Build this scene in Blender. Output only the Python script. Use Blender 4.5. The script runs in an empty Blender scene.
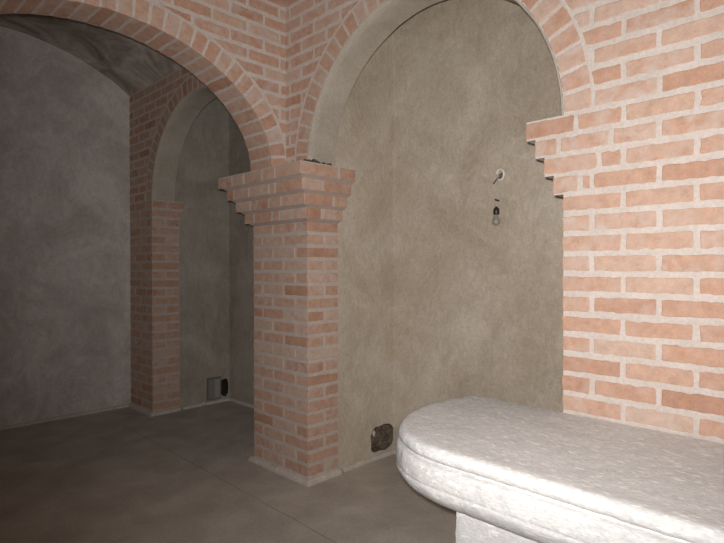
import bpy, math, random
from mathutils import Vector, Matrix, noise

random.seed(11)
PI = math.pi
SC = bpy.context.scene
COL = SC.collection

# ---------------------------------------------------------------- camera
CAM = Vector((2.8598, -2.3588, 1.4955))
YAW, PIT, ROL, FPX = 0.7906, -0.008, -0.0015, 536.6
Fw = Vector((-math.cos(YAW) * math.cos(PIT), math.sin(YAW) * math.cos(PIT), math.sin(PIT)))
R0 = Vector((math.sin(YAW), math.cos(YAW), 0))
U0 = R0.cross(Fw)
Rt = R0 * math.cos(ROL) + U0 * math.sin(ROL)
Up = -R0 * math.sin(ROL) + U0 * math.cos(ROL)
cd = bpy.data.cameras.new('camera')
cam = bpy.data.objects.new('camera', cd)
COL.objects.link(cam)
M = Matrix((Rt, Up, -Fw)).transposed().to_4x4()
M.translation = CAM
cam.matrix_world = M
cd.sensor_fit = 'HORIZONTAL'
cd.sensor_width = 36.0
cd.lens = FPX * 36.0 / 724.0
cd.clip_start = 0.02
SC.camera = cam

# ---------------------------------------------------------------- world, flash, exposure
w = bpy.data.worlds.new('world')
SC.world = w
w.use_nodes = True
w.node_tree.nodes['Background'].inputs[0].default_value = (0.02, 0.019, 0.018, 1)
w.node_tree.nodes['Background'].inputs[1].default_value = 1.0

ld = bpy.data.lights.new('camera_flash', 'SPOT')     # the photographer's flash, a hand's width above and left of the lens
ld.energy = 335.0
ld.color = (1.0, 0.965, 0.93)
ld.spot_size = math.radians(114)
ld.spot_blend = 1.0
ld.shadow_soft_size = 0.018
fl = bpy.data.objects.new('camera_flash', ld)
COL.objects.link(fl)
aim = (Fw + Rt * 0.17 + Up * 0.17).normalized()
fl.matrix_world = Matrix.Translation(CAM + Up * 0.042 - Rt * 0.018) @ (-aim).to_track_quat('Z', 'Y').to_matrix().to_4x4()

SC.view_settings.view_transform = 'Standard'
SC.view_settings.look = 'None'
SC.view_settings.exposure = 0.0
SC.view_settings.gamma = 1.0
SC.view_settings.use_curve_mapping = False

# ---------------------------------------------------------------- measures of the place
A = 1.803        # width of each niche
D = 0.888        # depth of the niches behind the wall face
CO = 0.0892      # height of one brick course with its joint
H = 2.1787       # springing height
P = 0.650        # width of the pillar
T = 0.286        # depth of the jambs
TA = 0.235       # depth of the niche arches
XF = -P - A      # near corner of the far pillar
XE = XF - 0.539  # end wall
X0, X1 = -0.50, -0.24   # far and near face of the cross arch
TOPZ = 3.62
RING = 0.125
YL = -2.36       # opposite side of the back bay
YN = -3.1        # opposite side of the near bay
XB = 4.6         # back of the near bay
NJ = 0.265

# ---------------------------------------------------------------- materials
def nodes(name):
    m = bpy.data.materials.new(name)
    m.use_nodes = True
    nt = m.node_tree
    b = nt.nodes['Principled BSDF']
    return m, nt, b

def N(nt, kind, **kw):
    n = nt.nodes.new(kind)
    for k, v in kw.items():
        if k.startswith('i_'):
            n.inputs[k[2:].replace('_', ' ')].default_value = v
        else:
            setattr(n, k, v)
    return n

def noise_node(nt, coord, scale, detail=4, rough=0.55, dist=0.0):
    n = N(nt, 'ShaderNodeTexNoise')
    n.inputs['Scale'].default_value = scale
    n.inputs['Detail'].default_value = detail
    n.inputs['Roughness'].default_value = rough
    n.inputs['Distortion'].default_value = dist
    nt.links.new(coord, n.inputs['Vector'])
    return n.outputs['Fac']

def ramp(nt, src, stops):
    r = N(nt, 'ShaderNodeValToRGB')
    els = r.color_ramp.elements
    while len(els) < len(stops):
        els.new(0.5)
    for e, (p, c) in zip(els, stops):
        e.position = p
        e.color = (c[0], c[1], c[2], 1) if isinstance(c, tuple) else (c, c, c, 1)
    nt.links.new(src, r.inputs[0])
    return r.outputs[0]

def mix(nt, fac, a, b, mode='MIX'):
    n = N(nt, 'ShaderNodeMix', data_type='RGBA', blend_type=mode)
    for sock, v in ((n.inputs[0], fac), (n.inputs[6], a), (n.inputs[7], b)):
        if isinstance(v, (int, float)):
            sock.default_value = v
        elif isinstance(v, tuple):
            sock.default_value = (v[0], v[1], v[2], 1)
        else:
            nt.links.new(v, sock)
    return n.outputs[2]

def math_node(nt, op, a, b):
    n = N(nt, 'ShaderNodeMath', operation=op)
    for sock, v in ((n.inputs[0], a), (n.inputs[1], b)):
        if isinstance(v, (int, float)):
            sock.default_value = v
        else:
            nt.links.new(v, sock)
    return n.outputs[0]

def bump(nt, b, h, strength, dist=0.01):
    n = N(nt, 'ShaderNodeBump')
    n.inputs['Strength'].default_value = strength
    n.inputs['Distance'].default_value = dist
    nt.links.new(h, n.inputs['Height'])
    nt.links.new(n.outputs[0], b.inputs['Normal'])

def objco(nt, sx=1, sy=1, sz=1):
    t = N(nt, 'ShaderNodeTexCoord')
    mp = N(nt, 'ShaderNodeMapping')
    mp.inputs['Scale'].default_value = (sx, sy, sz)
    nt.links.new(t.outputs['Object'], mp.inputs[0])
    return mp.outputs[0]

MORT = (0.58, 0.505, 0.46)

def mat_brick():
    m, nt, b = nodes('brick')
    co = objco(nt)
    at = N(nt, 'ShaderNodeAttribute', attribute_name='tone')
    sep = N(nt, 'ShaderNodeSeparateColor')
    nt.links.new(at.outputs['Color'], sep.inputs[0])
    base = ramp(nt, sep.outputs[0], [(0.0, (0.455, 0.245, 0.165)), (0.35, (0.51, 0.300, 0.210)), (0.7, (0.54, 0.340, 0.250)), (1.0, (0.55, 0.390, 0.308))])
    blot = ramp(nt, noise_node(nt, co, 22, 5, 0.6), [(0.3, 0.84), (0.7, 1.12)])
    c1 = mix(nt, 1.0, base, blot, 'MULTIPLY')
    grain = ramp(nt, noise_node(nt, co, 160, 3, 0.6), [(0.25, 0.88), (0.75, 1.10)])
    c2 = mix(nt, 1.0, c1, grain, 'MULTIPLY')
    smear = ramp(nt, noise_node(nt, co, 14, 6, 0.65, 0.6), [(0.38, 0.03), (0.74, 0.80)])
    amt = math_node(nt, 'MULTIPLY', smear, math_node(nt, 'ADD', sep.outputs[1], 0.22))
    c3 = mix(nt, amt, c2, MORT)
    nt.links.new(c3, b.inputs['Base Color'])
    b.inputs['Roughness'].default_value = 0.9
    b.inputs['Specular IOR Level'].default_value = 0.2
    bump(nt, b, noise_node(nt, co, 70, 6, 0.65), 0.35, 0.006)
    return m

def mat_rough(name, c0, c1, s1=6, s2=45, bs=0.35, bd=0.006, speck=None, stretch=(1, 1, 1), spec=0.2, rough=0.92, sp_scale=120, detail2=0.86):
    m, nt, b = nodes(name)
    co = objco(nt, *stretch)
    base = ramp(nt, noise_node(nt, co, s1, 6, 0.6, 0.4), [(0.30, c0), (0.70, c1)])
    g = ramp(nt, noise_node(nt, co, s2, 5, 0.6), [(0.25, detail2), (0.75, 2 - detail2)])
    c = mix(nt, 1.0, base, g, 'MULTIPLY')
    if speck:
        f = ramp(nt, noise_node(nt, co, sp_scale, 2, 0.5), [(speck[0], 0.0), (speck[0] + 0.06, 1.0)])
        c = mix(nt, f, c, speck[1])
    nt.links.new(c, b.inputs['Base Color'])
    b.inputs['Roughness'].default_value = rough
    b.inputs['Specular IOR Level'].default_value = spec
    bump(nt, b, noise_node(nt, co, s2, 8, 0.65), bs, bd)
    return m

def mat_plaster(name, dark, mid, light, streak=(1, 1, 1), s=1.7, bs=0.3):
    # trowelled cement render: broad clouds, sweeping trowel marks, fine sand
    m, nt, b = nodes(name)
    co = objco(nt)
    cs = objco(nt, *streak)
    cl = noise_node(nt, co, s, 7, 0.62, 0.8)
    base = ramp(nt, cl, [(0.36, dark), (0.5, mid), (0.64, light)])
    tr = ramp(nt, noise_node(nt, cs, 8.5, 7, 0.7, 2.2), [(0.28, 0.86), (0.72, 1.13)])
    c = mix(nt, 1.0, base, tr, 'MULTIPLY')
    sd = ramp(nt, noise_node(nt, co, 75, 5, 0.75), [(0.25, 0.82), (0.75, 1.18)])
    c = mix(nt, 1.0, c, sd, 'MULTIPLY')
    nt.links.new(c, b.inputs['Base Color'])
    b.inputs['Roughness'].default_value = 0.93
    b.inputs['Specular IOR Level'].default_value = 0.18
    hh = math_node(nt, 'ADD', noise_node(nt, cs, 9, 8, 0.7, 1.0), math_node(nt, 'MULTIPLY', noise_node(nt, co, 120, 3, 0.6), 0.18))
    bump(nt, b, hh, bs, 0.02)
    return m

M_BRICK = mat_brick()
M_MORT = mat_rough('mortar', (0.54, 0.468, 0.422), (0.62, 0.55, 0.505), 9, 70, 0.3, 0.005)
M_MORT2 = mat_rough('dirty_mortar', (0.49, 0.41, 0.362), (0.57, 0.492, 0.445), 9, 70, 0.3, 0.005)
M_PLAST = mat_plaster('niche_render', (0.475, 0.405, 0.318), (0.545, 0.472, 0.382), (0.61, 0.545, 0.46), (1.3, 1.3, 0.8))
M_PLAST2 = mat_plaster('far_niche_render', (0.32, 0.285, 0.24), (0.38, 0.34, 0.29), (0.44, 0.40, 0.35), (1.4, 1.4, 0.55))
M_EDGE = mat_rough('arch_plaster', (0.40, 0.35, 0.29), (0.50, 0.45, 0.385), 5, 60, 0.35, 0.008)
M_GREY = mat_plaster('end_wall_render', (0.485, 0.453, 0.427), (0.575, 0.543, 0.517), (0.665, 0.632, 0.605), (1, 1, 0.7), 2.2, 0.22)
M_VAULT = mat_plaster('vault_render', (0.25, 0.205, 0.17), (0.41, 0.355, 0.31), (0.60, 0.545, 0.49), (1.0, 1.8, 1.3), 2.6, 0.3)
M_FLOOR = mat_rough('floor_screed', (0.42, 0.378, 0.338), (0.62, 0.565, 0.51), 3.0, 60, 0.3, 0.006, (0.70, (0.72, 0.67, 0.61)), sp_scale=70)
M_JOINT = mat_rough('floor_joint', (0.32, 0.28, 0.24), (0.42, 0.37, 0.32), 8, 60)
M_SKIRT = mat_rough('skirting_mortar', (0.52, 0.46, 0.41), (0.65, 0.59, 0.535), 10, 60, 0.3, 0.005)
M_STONE = mat_rough('pale_stone', (0.69, 0.68, 0.675), (0.81, 0.805, 0.80), 7, 110, 0.5, 0.006, (0.60, (0.95, 0.94, 0.92)), (0.55, 1.3, 1.2), 0.08, 0.9, 48, 0.82)
M_RUBBLE = mat_rough('rubble', (0.095, 0.073, 0.055), (0.24, 0.19, 0.145), 18, 60, 0.6, 0.01)
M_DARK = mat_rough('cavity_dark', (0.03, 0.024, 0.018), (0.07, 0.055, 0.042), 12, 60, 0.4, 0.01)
M_CRUMB = mat_rough('dark_crumb', (0.06, 0.05, 0.042), (0.13, 0.11, 0.09), 30, 90)
M_PALE = mat_rough('pale_mortar_bit', (0.50, 0.47, 0.43), (0.62, 0.58, 0.54), 20, 80)

def plain(name, c, rough=0.5, metal=0.0, trans=0.0):
    m, nt, b = nodes(name)
    co = objco(nt)
    g = ramp(nt, noise_node(nt, co, 40, 3), [(0.2, 0.85), (0.8, 1.12)])
    nt.links.new(mix(nt, 1.0, c, g, 'MULTIPLY'), b.inputs['Base Color'])
    b.inputs['Roughness'].default_value = rough
    b.inputs['Metallic'].default_value = metal
    b.inputs['Transmission Weight'].default_value = trans
    return m

M_WIRE = plain('pale_cable', (0.88, 0.86, 0.82), 0.45)
M_CORD = plain('dusty_cord', (0.60, 0.54, 0.46), 0.6)
M_PLUG = plain('plug_hole', (0.16, 0.135, 0.11), 0.8)
M_BLACK = plain('black_bakelite', (0.025, 0.022, 0.02), 0.4)
M_GLASS = plain('bulb_glass', (0.46, 0.42, 0.37), 0.3, 0.0, 0.35)
M_BOXF = plain('box_frame', (0.20, 0.17, 0.165), 0.6)
M_BOXL = plain('box_lid', (0.25, 0.22, 0.22), 0.6)
M_BOXR = plain('box_strip', (0.34, 0.33, 0.32), 0.6)

# ---------------------------------------------------------------- mesh helpers
class MB:
    def __init__(self):
        self.v, self.f, self.m, self.t = [], [], [], []

    def add(self, verts, faces, mi=0, tone=(0.5, 0.5)):
        o = len(self.v)
        self.v += [tuple(p) for p in verts]
        for f in faces:
            self.f.append([i + o for i in f])
            self.m.append(mi)
            self.t.append(tone)

    def box(self, x0, x1, y0, y1, z0, z1, mi=0):
        vs = [(x, y, z) for z in (z0, z1) for y in (y0, y1) for x in (x0, x1)]
        self.add(vs, [(0, 2, 3, 1), (4, 5, 7, 6), (0, 1, 5, 4), (2, 6, 7, 3), (0, 4, 6, 2), (1, 3, 7, 5)], mi)

    def prism(self, poly, mapf, h0, h1, mi=0):
        n = len(poly)
        vs = [mapf(u, v, h0) for u, v in poly] + [mapf(u, v, h1) for u, v in poly]
        fs = [list(range(n)), list(range(2 * n - 1, n - 1, -1))]
        fs += [(i, i + n, (i + 1) % n + n, (i + 1) % n) for i in range(n)]
        self.add(vs, fs, mi)

    def tube(self, pts, r, n=10, mi=0):
        pts = [Vector(p) for p in pts]
        vs, fs = [], []
        a = None
        for i, p in enumerate(pts):
            t = (pts[min(i + 1, len(pts) - 1)] - pts[max(i - 1, 0)]).normalized()
            if a is None:
                a = t.orthogonal().normalized()
            a = (a - t * a.dot(t)).normalized()
            b = t.cross(a)
            for k in range(n):
                q = 2 * PI * k / n
                vs.append(p + (a * math.cos(q) + b * math.sin(q)) * r)
        for i in range(len(pts) - 1):
            for k in range(n):
                k2 = (k + 1) % n
                fs.append((i * n + k, i * n + k2, (i + 1) * n + k2, (i + 1) * n + k))
        fs.append(list(range(n))[::-1])
        fs.append([len(vs) - n + k for k in range(n)])
        self.add(vs, fs, mi)

    def lathe(self, prof, c, n=24, mi=0):
        c = Vector(c)
        vs, fs = [], []
        for r, z in prof:
            for k in range(n):
                q = 2 * PI * k / n
                vs.append(c + Vector((r * math.cos(q), r * math.sin(q), z)))
        for i in range(len(prof) - 1):
            for k in range(n):
                k2 = (k + 1) % n
                fs.append((i * n + k, i * n + k2, (i + 1) * n + k2, (i + 1) * n + k))
        self.add(vs, fs, mi)

    def lump(self, c, r, seed=0, sub=2, squash=(1, 1, 1), amp=0.35):
        import bmesh
        bm = bmesh.new()
        bmesh.ops.create_icosphere(bm, subdivisions=sub, radius=1.0)
        vs = []
        for v in bm.verts:
            d = v.co.normalized()
            k = 1 + amp * noise.noise(d * 1.7 + Vector((seed * 3.1, seed, 0)))
            vs.append(Vector(c) + Vector((d.x * squash[0], d.y * squash[1], d.z * squash[2])) * r * k)
        fs = [[v.index for v in f.verts] for f in bm.faces]
        bm.free()
        self.add(vs, fs)

    def build(self, name, mats, parent=None, smooth=False, fix=True):
        me = bpy.data.meshes.new(name)
        off = Vector((0, 0, 0))
        if parent is not None:
            off = parent.location
        me.from_pydata([Vector(p) - off for p in self.v], [], self.f)
        if not isinstance(mats, (list, tuple)):
            mats = [mats]
        for m in mats:
            me.materials.append(m)
        me.polygons.foreach_set('material_index', self.m)
        at = me.attributes.new('tone', 'FLOAT_COLOR', 'CORNER')
        buf = []
        for f, t in zip(self.f, self.t):
            buf += [t[0], t[1], 0.5, 1.0] * len(f)
        at.data.foreach_set('color', buf)
        if smooth:
            me.polygons.foreach_set('use_smooth', [True] * len(self.f))
        if fix:
            import bmesh
            bm = bmesh.new()
            bm.from_mesh(me)
            bmesh.ops.recalc_face_normals(bm, faces=bm.faces)
            bm.to_mesh(me)
            bm.free()
        me.update()
        o = bpy.data.objects.new(name, me)
        COL.objects.link(o)
        if parent is not None:
            o.parent = parent
        return o

def thing(name, label, cat, loc, group=None):
    o = bpy.data.objects.new(name, None)
    o.empty_display_size = 0.1
    o.location = loc
    COL.objects.link(o)
    o['label'] = label
    o['category'] = cat
    if group:
        o['group'] = group
    return o

def tag(o, label, cat, group=None):
    o['label'] = label
    o['category'] = cat
    if group:
        o['group'] = group
    return o

def struct(o):
    o['kind'] = 'structure'
    return o

def plane_map(o, U, V, Nn):
    o, U, V, Nn = Vector(o), Vector(U), Vector(V), Vector(Nn)
    return lambda u, v, h: o + U * u + V * v + Nn * h

# ---------------------------------------------------------------- brickwork
def clip(poly, pt, nrm):
    # keep the side where (p-pt).nrm >= 0
    out = []
    n = len(poly)
    for i in range(n):
        a, b = poly[i], poly[(i + 1) % n]
        da = (a[0] - pt[0]) * nrm[0] + (a[1] - pt[1]) * nrm[1]
        db = (b[0] - pt[0]) * nrm[0] + (b[1] - pt[1]) * nrm[1]
        if da >= 0:
            out.append(a)
        if da * db < 0:
            t = da / (da - db)
            out.append((a[0] + (b[0] - a[0]) * t, a[1] + (b[1] - a[1]) * t))
    return out

def area(poly):
    s = 0
    for i in range(len(poly)):
        a, b = poly[i], poly[(i + 1) % len(poly)]
        s += a[0] * b[1] - a[1] * b[0]
    return s / 2

def brick(mb, poly, mapf, h=0.0030, step=0.022, jit=0.0016, mi=1):
    if len(poly) < 3:
        return
    if area(poly) < 0:
        poly = poly[::-1]
    if area(poly) < 0.0007:
        return
    pts = []
    n = len(poly)
    for i in range(n):
        a, b = poly[i], poly[(i + 1) % n]
        L = math.hypot(b[0] - a[0], b[1] - a[1])
        if L < 0.004:
            continue
        cc = min(0.004, L * 0.3)
        k = max(1, int((L - 2 * cc) / step))
        nx, ny = (b[1] - a[1]) / L, -(b[0] - a[0]) / L
        for j in range(k + 1):
            t = (cc + (L - 2 * cc) * j / k) / L
            d = random.gauss(0, jit)
            if random.random() < 0.03:
                d -= random.uniform(0.002, 0.006)
            d = max(-0.008, min(0.004, d))
            pts.append((a[0] + (b[0] - a[0]) * t + nx * d, a[1] + (b[1] - a[1]) * t + ny * d))
    us = [p[0] for p in pts]
    vs_ = [p[1] for p in pts]
    cu, cv = (max(us) + min(us)) / 2, (max(vs_) + min(vs_)) / 2
    hu, hv = max(0.01, (max(us) - min(us)) / 2), max(0.01, (max(vs_) - min(vs_)) / 2)
    hh = h * random.uniform(0.6, 1.25)
    ins = 0.003
    n = len(pts)
    v0 = [mapf(u, v, -0.004) for u, v in pts]
    v1 = [mapf(u, v, hh * 0.45) for u, v in pts]
    v2 = [mapf(cu + (u - cu) * (1 - ins / hu), cv + (v - cv) * (1 - ins / hv), hh) for u, v in pts]
    fs = []
    for r in (0, n):
        fs += [(r + i, r + (i + 1) % n, r + n + (i + 1) % n, r + n + i) for i in range(n)]
    fs.append([2 * n + i for i in range(n)])
    mb.add(v0 + v1 + v2, fs, mi, (min(1, max(0, random.gauss(0.5, 0.27))), random.random() ** 1.6))

VJ = 0.0262   # bed joint
HJ = 0.0215   # head joint

def course(mb, mapf, edges, v0, v1, clips=(), skip=None, ext=(0, 0), step=0.022, vj=None):
    """one course of bricks between successive joint centres; ext: how far the end bricks reach past the ends"""
    for i in range(len(edges) - 1):
        a = edges[i] + (HJ / 2 if i else -ext[0]) + random.uniform(-0.0015, 0.0015)
        b = edges[i + 1] - (HJ / 2 if i < len(edges) - 2 else -ext[1]) + random.uniform(-0.0015, 0.0015)
        if b - a < 0.012:
            continue
        jv = VJ if vj is None else vj
        z0 = v0 + jv / 2 + random.uniform(-0.0015, 0.0015)
        z1 = v1 - jv / 2 + random.uniform(-0.0015, 0.0015)
        poly = [(a, z0), (b, z0), (b, z1), (a, z1)]
        c = ((a + b) / 2, (z0 + z1) / 2)
        if skip and skip(c):
            continue
        for cl in clips:
            r = cl(c)
            if r:
                poly = clip(poly, *r)
                if len(poly) < 3:
                    break
        brick(mb, poly, mapf, step=step)

def lattice(lo, hi, off):
    k0 = math.ceil((lo - off) / NJ)
    es = [lo]
    x = off + k0 * NJ
    while x < hi - 0.02:
        if x > lo + 0.02:
            es.append(x)
        x += NJ
    es.append(hi)
    return es

def circle_out(cx, cz, r):
    def f(c):
        d = Vector((c[0] - cx, c[1] - cz))
        if d.length < 1e-6:
            d = Vector((0, 1))
        d.normalize()
        return ((cx + d.x * r, cz + d.y * r), (d.x, d.y))
    return f

def arc(cx, cz, r, n=60, a0=PI, a1=0.0):
    return [(cx + r * math.cos(a0 + (a1 - a0) * i / n), cz + r * math.sin(a0 + (a1 - a0) * i / n)) for i in range(n + 1)]

S_MAP = plane_map((0, 0, 0), (1, 0, 0), (0, 0, 1), (0, -1, 0))   # the long brick wall, seen from the room

# ---------------------------------------------------------------- floor
mb = MB()
mb.box(XE - 0.3, XB + 0.3, YN - 0.3, D + 0.3, -0.12, 0.0)
floor = struct(mb.build('floor', M_FLOOR))
mb = MB()      # the day joint in the screed
g0, g1 = Vector((-2.35, -0.345, 0)), Vector((2.6, -0.43, 0))
pts = []
for i in range(60):
    p = g0.lerp(g1, i / 59)
    pts.append(p + Vector((0, 0.010 * noise.noise(p * 6), 0.0)))
vs, fs = [], []
for p in pts:
    wd = 0.004 + 0.002 * noise.noise(p * 9)
    vs += [(p.x, p.y - wd, 0.0012), (p.x, p.y + wd, 0.0012)]
fs = [(2 * i, 2 * i + 2, 2 * i + 3, 2 * i + 1) for i in range(59)]
mb.add(vs, fs)
jo = mb.build('joint_line', M_JOINT, floor)

# ---------------------------------------------------------------- the long brick wall (right-hand side of the room)
CUST = {0: [0.058, 0.2575], 1: [-0.022, 0.205], 2: [0.157, 0.2575], 3: [0.075, 0.1275]}

def row_off(k):
    return A + (0.2575 if k % 2 == 0 else 0.1275)

NUP = int((TOPZ - H) / CO)
NDN = int(H / CO)
XM = (X0 + X1) / 2

mb = MB()
poly = [(A, -0.05), (XB, -0.05), (XB, TOPZ), (XM, TOPZ), (XM, H)] + arc(A / 2, H, A / 2 + RING + 0.008) + [(A, H)]
mb.prism(poly, S_MAP, 0, -TA)
mb.box(A, XB, TA, T, -0.05, H)
co1 = circle_out(A / 2, H, A / 2 + RING + 0.016)
for k in range(-NUP, 0):
    z1 = H - k * CO
    course(mb, S_MAP, lattice(X1 + 0.004, XB, row_off(k)), z1 - CO, z1, [co1], step=0.02)
corb = MB()
for k in range(0, NDN + 1):
    z1 = H - k * CO
    if k < 4:
        s = 0.045 * (4 - k)
        corb.box(A - s, A, 0.0, T, z1 - CO, z1)
        cu = [A + c for c in CUST[k]]
        es = [A - s] + cu + [x for x in lattice(A, XB, row_off(k))[1:] if x > cu[-1] + 0.05]
        brick(corb, [(A - s - 0.003, z1 - CO + 0.009), (es[1] - HJ / 2, z1 - CO + 0.009), (es[1] - HJ / 2, z1 - 0.010), (A - s - 0.003, z1 - 0.010)], S_MAP)
        course(mb if es[1] >= A else corb, S_MAP, es[1:] if es[1] >= A else es[1:3], z1 - CO, z1, ext=(-HJ / 2, 0 if es[1] >= A else -HJ / 2))
        if es[1] < A:
            course(mb, S_MAP, es[2:], z1 - CO, z1, ext=(-HJ / 2, 0))
        # the small returns of the steps towards the niche
        jm = plane_map((A - s, 0, 0), (0, 1, 0), (0, 0, 1), (-1, 0, 0))
        course(corb, jm, [0, T], z1 - CO, z1)
    else:
        course(mb, S_MAP, lattice(A, XB, row_off(k)), z1 - CO, z1, ext=(0.003, 0))
        jm = plane_map((A, 0, 0), (0, 1, 0), (0, 0, 1), (-1, 0, 0))
        course(mb, jm, [0, T] if k % 2 else [0, T / 2, T], z1 - CO, z1, step=0.05)
wr = struct(mb.build('wall_right', [M_MORT, M_BRICK]))
corb.build('corbel', [M_MORT, M_BRICK], wr)

# the part of that wall in the back bay
mb = MB()
cx2 = XF + A / 2
poly = [(XE - 0.05, H)] + arc(cx2, H, A / 2 + RING + 0.008) + [(XM, H), (XM, TOPZ), (XE - 0.05, TOPZ)]
mb.prism(poly, S_MAP, 0, -TA)
co2 = circle_out(cx2, H, A / 2 + RING + 0.016)
for k in range(-NUP, 0):
    z1 = H - k * CO
    course(mb, S_MAP, lattice(XE, X0, XF + (0.10 if k % 2 else 0.23)), z1 - CO, z1, [co2], step=0.05)
struct(mb.build('wall_right_far', [M_MORT, M_BRICK]))

# ---------------------------------------------------------------- brick arches over the two niches
def niche_arch(cx, label, step):
    R = A / 2
    root = thing('niche_arch', label, 'arch', (cx, 0, H), 'arches over the wall niches')
    m = MB()
    poly = arc(cx, H, R + RING + 0.008) + arc(cx, H, R, a0=0.0, a1=PI)
    m.prism(poly, S_MAP, 0, -TA)
    n = int(PI * R / 0.0905)
    for i in range(n):
        a0 = PI * i / n
        a1 = PI * (i + 1) / n
        g = 0.0095 / R
        q = []
        for (a, r) in ((a0 + g, R + 0.004), (a1 - g, R + 0.004), (a1 - g * 0.9, R + RING), (a0 + g * 0.9, R + RING)):
            q.append((cx - r * math.cos(a), H + r * math.sin(a)))
        brick(m, q, S_MAP, step=step)
    m.build('voussoir_ring', [M_MORT, M_BRICK], root)
    # plaster lining of the arch
    m = MB()
    n = 72
    prof = [(R, -0.004), (R - 0.006, -0.005), (R - 0.012, 0.001), (R - 0.013, 0.06), (R - 0.012, 0.15), (R - 0.012, TA)]
    vs = []
    for i in range(n + 1):
        a = PI * i / n
        for r, y in prof:
            dr = 0.0025 * noise.noise(Vector((a * 9 + cx, y * 14, 0)))
            vs.append((cx - (r + dr) * math.cos(a), y, H + (r + dr) * math.sin(a)))
    k = len(prof)
    fs = [(i * k + j, i * k + j + 1, (i + 1) * k + j + 1, (i + 1) * k + j) for i in range(n) for j in range(k - 1)]
    m.add(vs, fs)
    m.build('soffit', M_EDGE, root, smooth=True)
    return root

niche_arch(A / 2, 'tall plaster-lined arch with a brick rim above the stone counter', 0.02)
niche_arch(cx2, 'dim plaster-lined arch with a brick rim, half hidden behind the wide cross arch', 0.05)

# ---------------------------------------------------------------- near pillar with its stepped capital
root = thing('brick_pillar', 'light brick pillar with a stepped capital, carrying the foot of the wide cross arch', 'pillar', (-P / 2, T / 2, 0), 'brick pillars')
mb = MB()
mb.box(-P, 0, 0, T, 0.0, H - 4 * CO)
JM = plane_map((0, 0, 0), (0, 1, 0), (0, 0, 1), (1, 0, 0))
FM = plane_map((-P, 0, 0), (0, 1, 0), (0, 0, 1), (-1, 0, 0))
for k in range(4, NDN + 1):
    z1 = H - k * CO
    v0 = max(z1 - CO, 0.028 - VJ / 2)
    if z1 - v0 < 0.04:
        continue
    if k % 2 == 0:
        course(mb, S_MAP, [-P, -P + 0.2575, -P + 0.5225, 0], v0, z1, ext=(0.003, 0.003))
        course(mb, JM, [0, T], v0, z1, ext=(0.003, -0.006))
    else:
        course(mb, S_MAP, [-P, -P + 0.125, -P + 0.385, 0], v0, z1, ext=(0.003, 0.003))
        course(mb, JM, [0, T * 0.52, T], v0, z1, ext=(0.003, -0.006))
    course(mb, FM, [0, T], v0, z1, step=0.06)
mb.build('shaft', [M_MORT2, M_BRICK], root)
mb = MB()
for k in range(4):
    s = 0.0435 * (4 - k)
    sy = 0.050 * (4 - k)
    z1 = H - k * CO
    s2, sy2 = 0.0435 * (3 - k), 0.050 * (3 - k)
    zc, zd = z1 - CO + 0.0075, z1 - CO - 0.012
    mb.box(-P - s, s, -sy, T - 0.002 * k, zc, z1)
    xl = -P - s2
    mb.add([(xl, -sy, zc), (s, -sy, zc), (s, T - 0.002 * k, zc), (xl, T - 0.002 * k, zc), (xl, -sy2, zd), (s2, -sy2, zd), (s2, T - 0.004, zd), (xl, T - 0.004, zd)],
           [(0, 3, 2, 1), (4, 5, 6, 7), (0, 1, 5, 4), (1, 2, 6, 5), (2, 3, 7, 6), (3, 0, 4, 7)])
    fm = plane_map((0, -sy, 0), (1, 0, 0), (0, 0, 1), (0, -1, 0))
    jm = plane_map((s, 0, 0), (0, 1, 0), (0, 0, 1), (1, 0, 0))
    bm_ = plane_map((-P - s, 0, 0), (0, 1, 0), (0, 0, 1), (-1, 0, 0))
    lo, hi = -P - s, s
    if k == 0:
        es = [lo, lo + 0.20, lo + 0.36, lo + 0.58, lo + 0.73, hi]
        js = [-sy, 0.13, T]
    elif k == 1:
        es = [lo, lo + 0.10, lo + 0.30, lo + 0.55, lo + 0.62, hi]
        js = [-sy, 0.02, T]
    elif k == 2:
        es = [lo, lo + 0.20, lo + 0.43, lo + 0.58, hi]
        js = [-sy, 0.16, T]
    else:
        es = [lo, lo + 0.13, lo + 0.36, lo + 0.45, hi]
        js = [-sy, 0.09, T]
    course(mb, fm, es, z1 - CO, z1, ext=(0.003, 0.003), vj=0.015)
    course(mb, jm, js, z1 - CO, z1, ext=(0.003, 0), vj=0.015)
    course(mb, bm_, [-sy, T], z1 - CO, z1, step=0.06)
mb.build('capital', [M_MORT2, M_BRICK], root)

def plinth(x0, x1, y0, y1, root, o=0.034, h=0.034):
    m = MB()
    n = 26
    pr = [(o, 0.0), (o - 0.002, h * 0.55), (o * 0.55, h * 0.95), (-0.004, h * 1.15)]
    path = []
    for i in range(n):
        path.append((Vector((x0, y1, 0)).lerp(Vector((x0, y0, 0)), i / n), Vector((-1, 0, 0))))
    for i in range(n + 1):
        path.append((Vector((x0, y0, 0)).lerp(Vector((x1, y0, 0)), i / n), Vector((0, -1, 0))))
    for i in range(1, n + 1):
        path.append((Vector((x1, y0, 0)).lerp(Vector((x1, y1, 0)), i / n), Vector((1, 0, 0))))
    vs, fs = [], []
    for i, (p, d) in enumerate(path):
        if i == n:
            d = Vector((-1, -1, 0))
        if i == 2 * n:
            d = Vector((1, -1, 0))
        for oo, z in pr:
            q = p + d * oo
            jn = 0.004 * noise.noise(q * 11)
            vs.append(q + d * jn + Vector((0, 0, z + (jn if z > 0 else 0))))
    k = len(pr)
    fs = [(i * k + j, (i + 1) * k + j, (i + 1) * k + j + 1, i * k + j + 1) for i in range(len(path) - 1) for j in range(k - 1)]
    m.add(vs, fs)
    # closing ends
    m.add([vs[j] for j in range(k)] + [path[0][0]], [list(range(k + 1))])
    e = (len(path) - 1) * k
    m.add([vs[e + j] for j in range(k)] + [path[-1][0]], [list(range(k + 1))])
    m.build('plinth', M_SKIRT, root)

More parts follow.
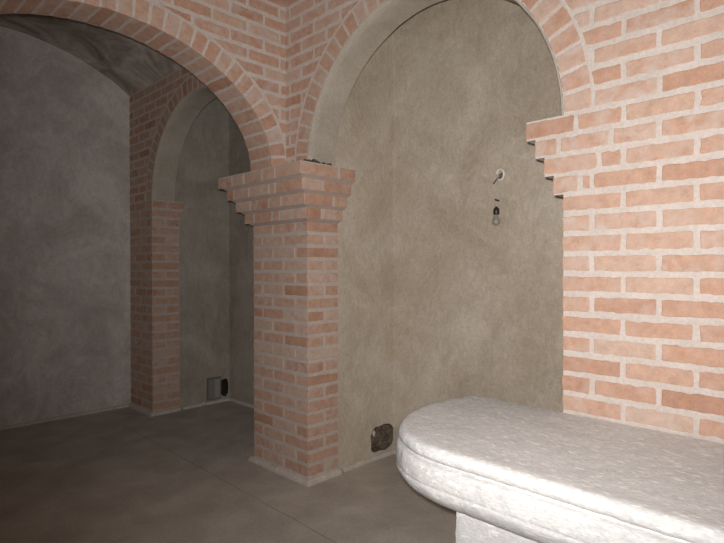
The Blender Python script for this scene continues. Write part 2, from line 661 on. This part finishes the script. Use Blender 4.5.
plinth(-P, 0, 0, T, root)

# ---------------------------------------------------------------- far pillar in the corner
root = thing('brick_pillar', 'dim plain brick pillar in the corner beside the grey end wall', 'pillar', (XF - 0.27, T / 2, 0), 'brick pillars')
mb = MB()
mb.box(XE, XF, 0, T, 0.0, H)
jm = plane_map((XF, 0, 0), (0, 1, 0), (0, 0, 1), (1, 0, 0))
for k in range(0, NDN + 1):
    z1 = H - k * CO
    v0 = max(z1 - CO, 0.028 - VJ / 2)
    if z1 - v0 < 0.04:
        continue
    if k % 2 == 0:
        course(mb, S_MAP, [XE, XE + 0.14, XE + 0.405, XF], v0, z1, ext=(0, 0.003), step=0.05)
        course(mb, jm, [0, T * 0.5, T], v0, z1, ext=(0.003, -0.006), step=0.05)
    else:
        course(mb, S_MAP, [XE, XE + 0.275, XF], v0, z1, ext=(0, 0.003), step=0.05)
        course(mb, jm, [0, T], v0, z1, ext=(0.003, -0.006), step=0.05)
mb.build('shaft', [M_MORT2, M_BRICK], root)
cap = MB()
for k in range(2):        # two courses that oversail slightly on the niche side
    z1 = H - k * CO
    e = 0.05 - 0.022 * k
    cap.box(XF, XF + 0.012, 0.02, T + e, z1 - CO, z1)
    jm2 = plane_map((XF + 0.012, 0, 0), (0, 1, 0), (0, 0, 1), (1, 0, 0))
    course(cap, jm2, [0.02, T * 0.55, T + e] if k == 0 else [0.02, T + e], z1 - CO, z1, ext=(0.002, 0.002), step=0.05)
cap.build('capital', [M_MORT2, M_BRICK], root)
plinth(XE + 0.002, XF, 0, T, root)

# ---------------------------------------------------------------- wide brick arch across the room
EA, EB, EY = 1.055, 0.752, -1.175
NE = 400
ell = [(EY + EA * math.cos(PI * i / NE), H + EB * math.sin(PI * i / NE)) for i in range(NE + 1)]
nrm = []
for i in range(NE + 1):
    t = PI * i / NE
    v = Vector((math.cos(t) / EA, math.sin(t) / EB)).normalized()
    nrm.append(v)
slen = [0.0]
for i in range(NE):
    slen.append(slen[-1] + math.hypot(ell[i + 1][0] - ell[i][0], ell[i + 1][1] - ell[i][1]))

def at_s(s):
    s = max(0.0, min(slen[-1], s))
    lo, hi = 0, NE
    while hi - lo > 1:
        md = (lo + hi) // 2
        if slen[md] <= s:
            lo = md
        else:
            hi = md
    f = (s - slen[lo]) / (slen[hi] - slen[lo])
    p = (ell[lo][0] + (ell[hi][0] - ell[lo][0]) * f, ell[lo][1] + (ell[hi][1] - ell[lo][1]) * f)
    v = nrm[lo].lerp(nrm[hi], f).normalized()
    return p, v

def face_map(s, r, h):
    p, v = at_s(s)
    return Vector((X1 + h, min(p[0] + v.x * r, -0.001), p[1] + v.y * r))

def face_map_far(s, r, h):
    p, v = at_s(s)
    return Vector((X0 - h, min(p[0] + v.x * r, -0.001), p[1] + v.y * r))

def soff_map(s, wv, h):
    p, v = at_s(s)
    return Vector((X1 - wv, p[0] - v.x * h, p[1] - v.y * h))

def ell_out(off):
    def f(c):
        best, bi = 9, 0
        for i in range(0, NE + 1, 4):
            d = math.hypot(ell[i][0] - c[0], ell[i][1] - c[1])
            if d < best:
                best, bi = d, i
        v = nrm[bi]
        return ((ell[bi][0] + v.x * off, ell[bi][1] + v.y * off), (v.x, v.y))
    return f

root = thing('cross_arch', 'wide brick arch spanning the room, resting on the stepped capital', 'arch', (XM, EY, H))
mb = MB()
q_in = ell[::8]
q_out = [(min(ell[i][0] + nrm[i].x * (RING + 0.008), -0.001), ell[i][1] + nrm[i].y * (RING + 0.008)) for i in range(0, NE + 1, 8)]
nv = len(q_in)
vs = []
for x in (X1, X0):
    vs += [(x, p[0], p[1]) for p in q_in] + [(x, p[0], p[1]) for p in q_out]
fs = []
for i in range(nv - 1):
    a, b, c, d = i, i + 1, nv + i + 1, nv + i
    o = 2 * nv
    fs += [(a, b, c, d), (o + a, o + d, o + c, o + b), (a, o + a, o + b, b), (d, c, o + c, o + d)]
mb.add(vs, fs)
NV = int(slen[-1] / 0.0885)
for i in range(NV):
    s0, s1 = slen[-1] * i / NV + 0.0095, slen[-1] * (i + 1) / NV - 0.0095
    brick(mb, [(s0, -0.002), (s1, -0.002), (s1, RING - 0.002), (s0, RING - 0.002)], face_map)
    brick(mb, [(s0, -0.002), (s1, -0.002), (s1, RING - 0.002), (s0, RING - 0.002)], face_map_far, step=0.06)
    brick(mb, [(s0, -0.002), (s1, -0.002), (s1, X1 - X0 - 0.001), (s0, X1 - X0 - 0.001)], soff_map)
mb.build('voussoir_ring', [M_MORT, M_BRICK], root, fix=True)
mb = MB()
RIB = plane_map((X1, 0, 0), (0, 1, 0), (0, 0, 1), (1, 0, 0))
RIBF = plane_map((X0, 0, 0), (0, 1, 0), (0, 0, 1), (-1, 0, 0))
TZ2 = 4.2
outl = [(min(ell[i][0] + nrm[i].x * (RING + 0.009), -0.002), ell[i][1] + nrm[i].y * (RING + 0.009)) for i in range(0, NE + 1, 6)]
yl = outl[-1][0]
poly = [(-0.001, TZ2), (-0.001, outl[0][1])] + outl[1:] + [(yl - 0.02, outl[-1][1]), (YN, outl[-1][1]), (YN, TZ2)]
mb.prism(poly, RIB, 0, -(X1 - X0))
eo = ell_out(RING + 0.018)
for k in range(-int((TZ2 - H) / CO), 0):
    z1 = H - k * CO
    off = -0.055 if k % 2 else -0.19
    course(mb, RIB, lattice(YN, -0.004, off), z1 - CO, z1, [eo])
    course(mb, RIBF, lattice(YN, -0.004, off), z1 - CO, z1, [eo], step=0.06)
mb.build('spandrel', [M_MORT, M_BRICK], root)

# the pillar on the other side, out of the photograph, that carries the far foot of the arch
mb = MB()
mb.box(-P, 0, YN, YL, 0, H - 4 * CO)
om = plane_map((0, YL, 0), (1, 0, 0), (0, 0, 1), (0, 1, 0))
oj = plane_map((0, 0, 0), (0, 1, 0), (0, 0, 1), (1, 0, 0))
for k in range(4, NDN):
    z1 = H - k * CO
    course(mb, om, [-P, -P + (0.2575 if k % 2 else 0.125), -P + (0.52 if k % 2 else 0.385), 0], z1 - CO, z1, ext=(0.003, 0.003), step=0.06)
    course(mb, oj, lattice(YN, YL, YL - (0.13 if k % 2 else 0.26)), z1 - CO, z1, ext=(0, 0.003), step=0.06)
wl = struct(mb.build('wall_left_pier', [M_MORT, M_BRICK]))
mb = MB()
for k in range(4):
    s, sy = 0.0435 * (4 - k), 0.05 * (4 - k)
    z1 = H - k * CO
    mb.box(-P - s, s, YN, YL + sy, z1 - CO, z1)
    om = plane_map((0, YL + sy, 0), (1, 0, 0), (0, 0, 1), (0, 1, 0))
    oj = plane_map((s, 0, 0), (0, 1, 0), (0, 0, 1), (1, 0, 0))
    course(mb, om, lattice(-P - s, s, 0.1 * k), z1 - CO, z1, ext=(0.003, 0.003), step=0.06)
    course(mb, oj, lattice(YN, YL + sy, 0.11 * k), z1 - CO, z1, ext=(0, 0.003), step=0.06)
mb.build('capital', [M_MORT, M_BRICK], wl)

# ---------------------------------------------------------------- rendered walls of the niches
def sheet(name, mat, mapf, u0, u1, v0, v1, hole=None, th=0.10, du=0.05, amp=0.003):
    """a rendered wall with a gently uneven face; hole = list of (u,v) around a broken opening"""
    m = MB()
    nu, nv_ = max(2, int((u1 - u0) / du)), max(2, int((v1 - v0) / du))
    def P3(u, v):
        p = mapf(u, v, 0)
        e = min(u - u0, u1 - u, v - v0, v1 - v)
        k = amp * noise.noise(p * 2.3) + amp * 0.4 * noise.noise(p * 9)
        return mapf(u, v, k * min(1, max(0, e / 0.05)))
    if hole is None:
        us = [u0 + (u1 - u0) * i / nu for i in range(nu + 1)]
        vv = [v0 + (v1 - v0) * i / nv_ for i in range(nv_ + 1)]
        m.add([P3(u, v) for v in vv for u in us], [(j * (nu + 1) + i, j * (nu + 1) + i + 1, (j + 1) * (nu + 1) + i + 1, (j + 1) * (nu + 1) + i) for j in range(nv_) for i in range(nu)])
    else:
        hu = [p[0] for p in hole]
        hv = [p[1] for p in hole]
        cu, cv = (min(hu) + max(hu)) / 2, (min(hv) + max(hv)) / 2
        # frame round the hole up to the sheet edges or a band above
        top = max(hv) + 0.06
        ul = max(u0, min(hu) - 0.08)
        nh = len(hole)
        ring = []
        for (u, v) in hole:
            d = Vector((u - cu, v - cv))
            t = 9
            if d.x > 1e-6: t = min(t, (u1 - cu) / d.x)
            if d.x < -1e-6: t = min(t, (ul - cu) / d.x)
            if d.y > 1e-6: t = min(t, (top - cv) / d.y)
            if d.y < -1e-6: t = min(t, (v0 - cv) / d.y)
            ring.append((cu + d.x * t, cv + d.y * t))
        corners = [(ul, v0), (u1, v0), (u1, top), (ul, top)]
        for c in corners:          # snap the nearest ring point to each corner
            j = min(range(nh), key=lambda q: math.hypot(ring[q][0] - c[0], ring[q][1] - c[1]))
            ring[j] = c
        vs = [mapf(u, v, 0) for u, v in hole] + [mapf(u, v, 0) for u, v in ring]
        m.add(vs, [(i, (i + 1) % nh, nh + (i + 1) % nh, nh + i) for i in range(nh)])
        m.add([mapf(u0, v0, 0), mapf(ul, v0, 0), mapf(ul, top, 0), mapf(u0, top, 0)], [(0, 1, 2, 3)])
        us = [u0 + (u1 - u0) * i / nu for i in range(nu + 1)]
        nt_ = max(2, int((v1 - top) / du))
        vv = [top + (v1 - top) * i / nt_ for i in range(nt_ + 1)]
        m.add([P3(u, v) for v in vv for u in us], [(j * (nu + 1) + i, j * (nu + 1) + i + 1, (j + 1) * (nu + 1) + i + 1, (j + 1) * (nu + 1) + i) for j in range(nt_) for i in range(nu)])
    return struct(m.build(name, mat, smooth=True, fix=False))

def ragged(u0, u1, v0, v1, n=44, amp=0.012, seed=0, power=3.0):
    out = []
    for i in range(n):
        a = 2 * PI * i / n
        c, s = math.cos(a), math.sin(a)
        r = (abs(c) ** power + abs(s) ** power) ** (-1 / power)
        k = 1 + amp / 0.1 * noise.noise(Vector((c * 2.2, s * 2.2, seed)))
        out.append(((u0 + u1) / 2 + (u1 - u0) / 2 * c * r * k, (v0 + v1) / 2 + (v1 - v0) / 2 * s * r * k))
    return out

def niche_walls(x0, nm, hole, mat_side, mat_back):
    mside = plane_map((x0 - 0.003, 0, 0), (0, 1, 0), (0, 0, 1), (1, 0, 0))
    sheet('wall_%s_side' % nm, mat_side, mside, T - 0.002, D, 0, H, hole)
    sheet('wall_%s_side_upper' % nm, mat_side, mside, TA - 0.002, D, H, 3.5)
    mback = plane_map((0, D, 0), (1, 0, 0), (0, 0, 1), (0, -1, 0))
    sheet('wall_%s_back' % nm, mat_back, mback, x0 - 0.003, x0 + A, 0, 3.5)
    mo = plane_map((x0 + A, 0, 0), (0, 1, 0), (0, 0, 1), (-1, 0, 0))
    o = sheet('wall_%s_opposite' % nm, mat_side, mo, T - 0.002, D, 0, H)
    o2 = sheet('wall_%s_opposite_upper' % nm, mat_side, mo, TA - 0.002, D, H, 3.5)
    m = MB()
    m.box(x0 - 0.02, x0 + A + 0.02, TA, D + 0.02, 3.5, 3.56)
    struct(m.build('ceiling_%s' % nm, mat_side))

HOLE1 = ragged(0.626, 0.892, 0.048, 0.252, amp=0.014, seed=2.0)
HOLE2 = ragged(0.775, 0.868, 0.055, 0.250, n=36, amp=0.016, seed=7.0)
niche_walls(0.0, 'niche', HOLE1, M_PLAST, M_PLAST)
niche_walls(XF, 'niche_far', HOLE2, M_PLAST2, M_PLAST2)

# skirtings of pale mortar
def skirt(name, a, b, d, o=0.022, h=0.026):
    a, b, d = Vector(a), Vector(b), Vector(d)
    m = MB()
    n = max(6, int((b - a).length / 0.04))
    pr = [(o, 0.0), (o - 0.003, h * 0.6), (o * 0.5, h), (-0.003, h * 1.12)]
    vs = []
    for i in range(n + 1):
        p = a.lerp(b, i / n)
        for oo, z in pr:
            j = 0.004 * noise.noise(p * 7 + Vector((0, 0, oo * 9)))
            vs.append(p + d * (oo + j) + Vector((0, 0, z + (j if z > 0 else 0))))
    k = len(pr)
    m.add(vs, [(i * k + j, (i + 1) * k + j, (i + 1) * k + j + 1, i * k + j + 1) for i in range(n) for j in range(k - 1)])
    return struct(m.build(name, M_SKIRT))

skirt('baseboard_niche_side', (0, T + 0.03, 0), (0, D, 0), (1, 0, 0))
skirt('baseboard_niche_back', (0, D, 0), (A, D, 0), (0, -1, 0))
skirt('baseboard_niche_far_side', (XF, T + 0.03, 0), (XF, D, 0), (1, 0, 0))
skirt('baseboard_niche_far_back', (XF, D, 0), (XF + A, D, 0), (0, -1, 0))
skirt('baseboard_end', (XE, YL, 0), (XE, -0.03, 0), (1, 0, 0))
skirt('baseboard_right', (A, 0, 0), (XB, 0, 0), (0, -1, 0))

# ---------------------------------------------------------------- end wall, vaults, the rest of the shell
em = plane_map((XE, 0, 0), (0, 1, 0), (0, 0, 1), (1, 0, 0))
sheet('wall_end', M_GREY, em, YL, 0.0, 0, 3.95, amp=0.004)

def vault(name, x0, x1, y0, y1, zs, zc, mat):
    m = MB()
    half = (y1 - y0) / 2
    yc = (y0 + y1) / 2
    rise = zc - zs
    R = (half * half + rise * rise) / (2 * rise)
    a = math.asin(half / R)
    n, nx = 48, max(8, int((x1 - x0) / 0.08))
    vs = []
    for i in range(n + 1):
        q = -a + 2 * a * i / n
        for j in range(nx + 1):
            x = x0 + (x1 - x0) * j / nx
            e = min(1, (i if i < n - i else n - i) / 3)
            r = R + 0.008 * e * noise.noise(Vector((x * 2, q * 5, 1.3))) + 0.003 * e * noise.noise(Vector((x * 9, q * 14, 5)))
            vs.append((x, yc + r * math.sin(q), zc - R + r * math.cos(q)))
    m.add(vs, [(i * (nx + 1) + j, i * (nx + 1) + j + 1, (i + 1) * (nx + 1) + j + 1, (i + 1) * (nx + 1) + j) for i in range(n) for j in range(nx)])
    return struct(m.build(name, mat, smooth=True, fix=False))

vault('ceiling_far', XE, X0, YL, 0.0, 3.34, 3.72, M_VAULT)
vault('ceiling', X1, XB, YN, 0.0, 3.60, 4.10, M_VAULT)

mb = MB()
mb.box(XE, X0, YL - 0.1, YL, 0, 3.42)
struct(mb.build('wall_left_far', M_GREY))
mb = MB()
mb.box(-0.2, XB, YN - 0.1, YN, 0, 3.7)
struct(mb.build('wall_left', M_GREY))
mb = MB()
mb.box(XB, XB + 0.1, YN, 0, 0, 4.2)
struct(mb.build('wall_back', M_GREY))

# ---------------------------------------------------------------- broken holes low in the niches
def cavity(label, x0, hole, depth, mat, lumps, name='wall_hole'):
    hu = [p[0] for p in hole]
    hv = [p[1] for p in hole]
    cu, cv = (min(hu) + max(hu)) / 2, (min(hv) + max(hv)) / 2
    root = thing(name, label, 'hole', (x0 - 0.003, cu, cv), 'broken holes low in the niches')
    m = MB()
    n = len(hole)
    vs = []
    rings = [(0.0, 1.0), (0.25, 0.99), (0.6, 0.95), (0.9, 0.90), (1.0, 0.6), (1.0, 0.25)]
    for dz, s in rings:
        for i, (u, v) in enumerate(hole):
            k = 0.012 * noise.noise(Vector((u * 30, v * 30, dz * 4))) if dz > 0 else 0
            vs.append((x0 - 0.003 - depth * dz + k, cu + (u - cu) * s, cv + (v - cv) * s))
    fs = [(r * n + i, r * n + (i + 1) % n, (r + 1) * n + (i + 1) % n, (r + 1) * n + i) for r in range(len(rings) - 1) for i in range(n)]
    fs.append([(len(rings) - 1) * n + i for i in range(n)])
    m.add(vs, fs)
    m.build('cavity', mat, root, smooth=False)
    if lumps:
        m = MB()
        for i, (u, v, r) in enumerate(lumps):
            m.lump((x0 - depth * 0.78, u, v), r, seed=i + 1, sub=3, squash=(0.8, 1.15, 0.9), amp=0.6)
        m.build('rubble_fill', M_RUBBLE, root)
    return root

c1 = cavity('rough dark hole broken in the plaster low beside the stone counter', 0.0, HOLE1, 0.085, M_RUBBLE,
            [(0.70, 0.13, 0.045), (0.76, 0.16, 0.055), (0.82, 0.14, 0.05), (0.84, 0.20, 0.04), (0.73, 0.20, 0.04), (0.78, 0.21, 0.035), (0.80, 0.09, 0.03)])
mb = MB()
mb.lump((-0.012, 0.672, 0.197), 0.017, 4, 2, (0.7, 0.75, 1.35), 0.5)
mb.build('mortar_dab', M_PALE, c1)
cavity('narrow black hole in the dim niche corner, right of the metal box', XF, HOLE2, 0.12, M_DARK, None)

root = thing('junction_box', 'small dull metal box set low in the wall of the dim niche', 'box', (XF, 0.69, 0.05))
mb = MB()
y0, y1, z0, z1 = 0.600, 0.765, 0.045, 0.285
for (a, b, c, d) in ((y0, y1, z1 - 0.022, z1), (y0, y1, z0, z0 + 0.012), (y0, y0 + 0.016, z0 + 0.012, z1 - 0.022), (y1 - 0.010, y1, z0 + 0.012, z1 - 0.022)):
    mb.box(XF - 0.02, XF + 0.018, a, b, c, d)
mb.build('frame', M_BOXF, root)
mb = MB()
mb.box(XF - 0.02, XF + 0.010, y0 + 0.016, y0 + 0.088, z0 + 0.012, z1 - 0.022)
mb.build('lid', M_BOXL, root)
mb = MB()
mb.box(XF - 0.02, XF + 0.014, y0 + 0.088, y1 - 0.010, z0 + 0.012, z1 - 0.022)
mb.build('side_strip', M_BOXR, root)

mb = MB()
mb.lump((XF + 0.035, 0.545, 0.028), 0.026, 9, 2, (0.9, 1, 0.95), 0.3)
tag(mb.build('mortar_lump', M_PALE), 'little pale lump of mortar on the floor in front of the metal box', 'lump')

# ---------------------------------------------------------------- bare bulb on the niche wall
bx = 0.957
root = thing('hanging_bulb', 'bare bulb in a black holder hanging from a looped cable on the niche wall', 'light', (bx, D, 1.82))
mb = MB()
pts = []
for i in range(30):
    a = -2.3 + 5.2 * i / 29
    pts.append((bx + 0.024 + 0.030 * math.cos(a), D - 0.020 - 0.012 * math.sin(i / 29 * PI), 2.116 + 0.036 * math.sin(a)))
mb.tube(pts, 0.0070, 8)
mb.build('cable_loop', M_WIRE, root, smooth=True)
mb = MB()
mb.lathe([(0.0, 0), (0.012, 0.0), (0.016, 0.008), (0.013, 0.016), (0.0, 0.016)], (0, 0, 0), 16)
mb.v = [(bx + 0.022 + p[0] * 1.3, D - p[2] + 0.002, 2.112 + p[1] * 1.3) for p in mb.v]
mb.build('wall_plug', M_PLUG, root)
mb = MB()
mb.tube([(bx + 0.012, D - 0.016, 2.100), (bx - 0.006, D - 0.022, 2.088), (bx - 0.022, D - 0.020, 2.072), (bx - 0.034, D - 0.018, 2.060)], 0.0042, 8)
mb.build('wire_stub', M_BLACK, root, smooth=True)
mb = MB()
mb.tube([(bx + 0.004, D - 0.020, 2.078), (bx + 0.003, D - 0.024, 2.03), (bx + 0.004, D - 0.028, 1.98), (bx + 0.001, D - 0.030, 1.93), (bx, D - 0.030, 1.902)], 0.0022, 8)
mb.build('cable', M_CORD, root, smooth=True)
mb = MB()
mb.tube([(bx - 0.012, D - 0.030, 1.951), (bx + 0.004, D - 0.034, 1.945), (bx + 0.018, D - 0.028, 1.941)], 0.006, 8)
mb.build('cable_clip', M_BLACK, root, smooth=True)
mb = MB()
mb.lathe([(0.0, 0.055), (0.007, 0.055), (0.010, 0.048), (0.019, 0.040), (0.021, 0.030), (0.021, 0.006), (0.018, 0.0), (0.0, 0.0)], (bx, D - 0.036, 1.848), 20)
mb.build('bulb_holder', M_BLACK, root, smooth=True)
mb = MB()
pr = [(0.013, 0.0), (0.014, -0.010), (0.019, -0.020), (0.0255, -0.034), (0.0275, -0.047), (0.025, -0.060), (0.017, -0.069), (0.007, -0.073), (0.0, -0.0735)]
mb.lathe(pr, (bx - 0.002, D - 0.036, 1.849), 24)
mb.build('bulb', M_GLASS, root, smooth=True)

# ---------------------------------------------------------------- crumbs on the capital
for i, (x, y, r) in enumerate([(0.150, -0.120, 0.013), (0.158, -0.075, 0.016), (0.152, -0.035, 0.012), (0.160, -0.150, 0.010), (0.156, 0.060, 0.012), (0.162, 0.005, 0.009)]):
    mb = MB()
    mb.lump((x, y, H + 0.003 + r * 0.5), r, i + 20, 2, (1.3, 1.5, 0.75), 0.6)
    tag(mb.build('crumb', M_CRUMB), 'dark crumb of mortar lying on the ledge of the stepped capital', 'crumb', 'mortar crumbs on the capital')

# ---------------------------------------------------------------- stone counter
TOPH = 0.838
root = thing('stone_counter', 'pale rough stone counter with a rounded moulded end, against the brick wall', 'counter', (2.3, -0.4, 0))

XR = 3.7
YF = -0.782
CXX, CYY, AX, AY = 1.74, -0.22, 0.462, 0.562

def outline():
    pts = [Vector((1.318, -0.004))]
    for i in range(1, 10):
        pts.append(Vector((1.318 - 0.040 * i / 10, -0.004 - 0.216 * i / 10)))
    n = 60
    ex = 2.3
    for i in range(n + 1):
        a = PI / 2 * i / n
        pts.append(Vector((CXX - AX * abs(math.cos(a)) ** (2 / ex), CYY - AY * abs(math.sin(a)) ** (2 / ex))))
    m_ = 150
    for i in range(1, m_ + 1):
        pts.append(Vector((CXX + (XR - CXX) * i / m_, YF)))
    return pts

OUT = outline()
# even out the spacing
def resample(pts, d):
    out = [pts[0].copy()]
    acc = 0.0
    for i in range(len(pts) - 1):
        a, b = pts[i], pts[i + 1]
        L = (b - a).length
        while acc + L >= d:
            t = (d - acc) / L
            a = a.lerp(b, t)
            out.append(a.copy())
            L = (b - a).length
            acc = 0.0
        acc += L
    out.append(pts[-1].copy())
    return out
OUT = resample(OUT, 0.011)
prof = [(-0.055, 0.0), (-0.030, 0.0005), (-0.012, 0.0), (-0.002, -0.001), (0.007, -0.004), (0.014, -0.010), (0.019, -0.018), (0.021, -0.028), (0.020, -0.038),
        (0.014, -0.047), (0.004, -0.053), (-0.012, -0.056), (-0.012, -0.060), (0.010, -0.063), (0.022, -0.066), (0.027, -0.071), (0.029, -0.082), (0.031, -0.098), (0.032, -0.114), (0.032, -0.130),
        (0.031, -0.137), (0.028, -0.141), (0.031, -0.146), (0.030, -0.156), (0.025, -0.170), (0.015, -0.186), (0.001, -0.201), (-0.016, -0.214), (-0.032, -0.223), (-0.040, -0.226), (-0.075, -0.227), (-0.14, -0.227)]
mb = MB()
n = len(OUT)
k = len(prof)
vs = []
for i in range(n):
    a, b = OUT[max(0, i - 2)], OUT[min(n - 1, i + 2)]
    t = (b - a).normalized()
    d = Vector((t.y, -t.x))
    if d.dot(OUT[i] - Vector((2.2, -0.3))) < 0:
        d = -d
    for (o, z) in prof:
        q = Vector((OUT[i].x + d.x * o, min(OUT[i].y + d.y * o, -0.004), TOPH + z))
        j = 0.0018 * noise.noise(q * 16) + 0.0014 * noise.noise(q * 45) + 0.0014 * noise.noise(q * 110)
        ch = noise.noise(q * Vector((13, 13, 22)) if False else Vector((q.x * 13, q.y * 13, q.z * 22)) + Vector((3, 1, 7)))
        if ch > 0.33 and -0.22 < z < -0.002:
            j -= (ch - 0.33) * 0.014
        zz = (0.0018 * noise.noise(q * 30) + 0.001 * noise.noise(q * 80)) if z > -0.02 else 0.0015 * noise.noise(q * 30)
        vs.append((q.x + d.x * j, min(q.y + d.y * j, -0.003), q.z + zz))
fs = [(i * k + j, (i + 1) * k + j, (i + 1) * k + j + 1, i * k + j + 1) for i in range(n - 1) for j in range(k - 1)]
mb.add(vs, fs)
# worktop surface inside the moulded rim: a fine uneven grid fanned to the back edge
rim = [vs[i * k] for i in range(n)]
rows = 36
gv = []
for i in range(n):
    x, y, z = rim[i]
    bx_ = max(x, 1.386)
    for r in range(rows + 1):
        t = r / rows
        px, py = x + (bx_ - x) * t, y + (-0.004 - y) * t
        q = Vector((px, py, 0))
        hz = 0.0016 * noise.noise(Vector((px * 22, py * 40, 0))) + 0.0010 * noise.noise(Vector((px * 60, py * 110, 3)))
        gv.append((px, py, z if r == 0 else TOPH + hz))
gf = [(i * (rows + 1) + r, (i + 1) * (rows + 1) + r, (i + 1) * (rows + 1) + r + 1, i * (rows + 1) + r + 1) for i in range(n - 1) for r in range(rows)]
mb.add(gv, gf)
uv = [vs[i * k + k - 1] for i in range(n)]
mb.add(uv + [(XR, -0.004, TOPH - 0.226), (1.42, -0.004, TOPH - 0.226)], [list(range(n + 2))])
bk = [vs[j] for j in range(k)]
mb.add(bk + [(1.386, -0.004, TOPH - 0.1)], [list(range(k + 1))])
mb.build('worktop', M_STONE, root, smooth=True)

mb = MB()
def slab(m, x0, x1, y0, y1, z0, z1, d=0.02, amp=0.004, rnd=0.012):
    def grid(fn, nu, nv_):
        vs = []
        for j in range(nv_ + 1):
            for i in range(nu + 1):
                q = fn(i / nu, j / nv_)
                c = Vector(((x0 + x1) / 2, (y0 + y1) / 2, (z0 + z1) / 2))
                ed = sorted([min(q.x - x0, x1 - q.x), min(q.y - y0, y1 - q.y), min(q.z - z0, z1 - q.z)])
                e2 = ed[1]
                jn = amp * noise.noise(q * 12) + amp * 0.6 * noise.noise(q * 40)
                if e2 < rnd:
                    jn -= (rnd - e2) * 0.5
                nn = (q - c)
                nn = Vector((nn.x / (x1 - x0), nn.y / (y1 - y0), nn.z / (z1 - z0))).normalized()
                vs.append(q + nn * jn)
        m.add(vs, [(j * (nu + 1) + i, j * (nu + 1) + i + 1, (j + 1) * (nu + 1) + i + 1, (j + 1) * (nu + 1) + i) for j in range(nv_) for i in range(nu)])
    a, b, c = x1 - x0, y1 - y0, z1 - z0
    nx, ny, nz = max(3, int(a / d)), max(3, int(b / d)), max(3, int(c / d))
    grid(lambda u, v: Vector((x0 + a * u, y0, z0 + c * v)), nx, nz)
    grid(lambda u, v: Vector((x0 + a * u, y1, z0 + c * v)), nx, nz)
    grid(lambda u, v: Vector((x0, y0 + b * u, z0 + c * v)), ny, nz)
    grid(lambda u, v: Vector((x1, y0 + b * u, z0 + c * v)), ny, nz)
    grid(lambda u, v: Vector((x0 + a * u, y0 + b * v, z1)), nx, ny)
slab(mb, 1.712, XR - 0.15, -0.715, -0.03, 0.0, TOPH - 0.222)
mb.build('pedestal', M_STONE, root, smooth=True)
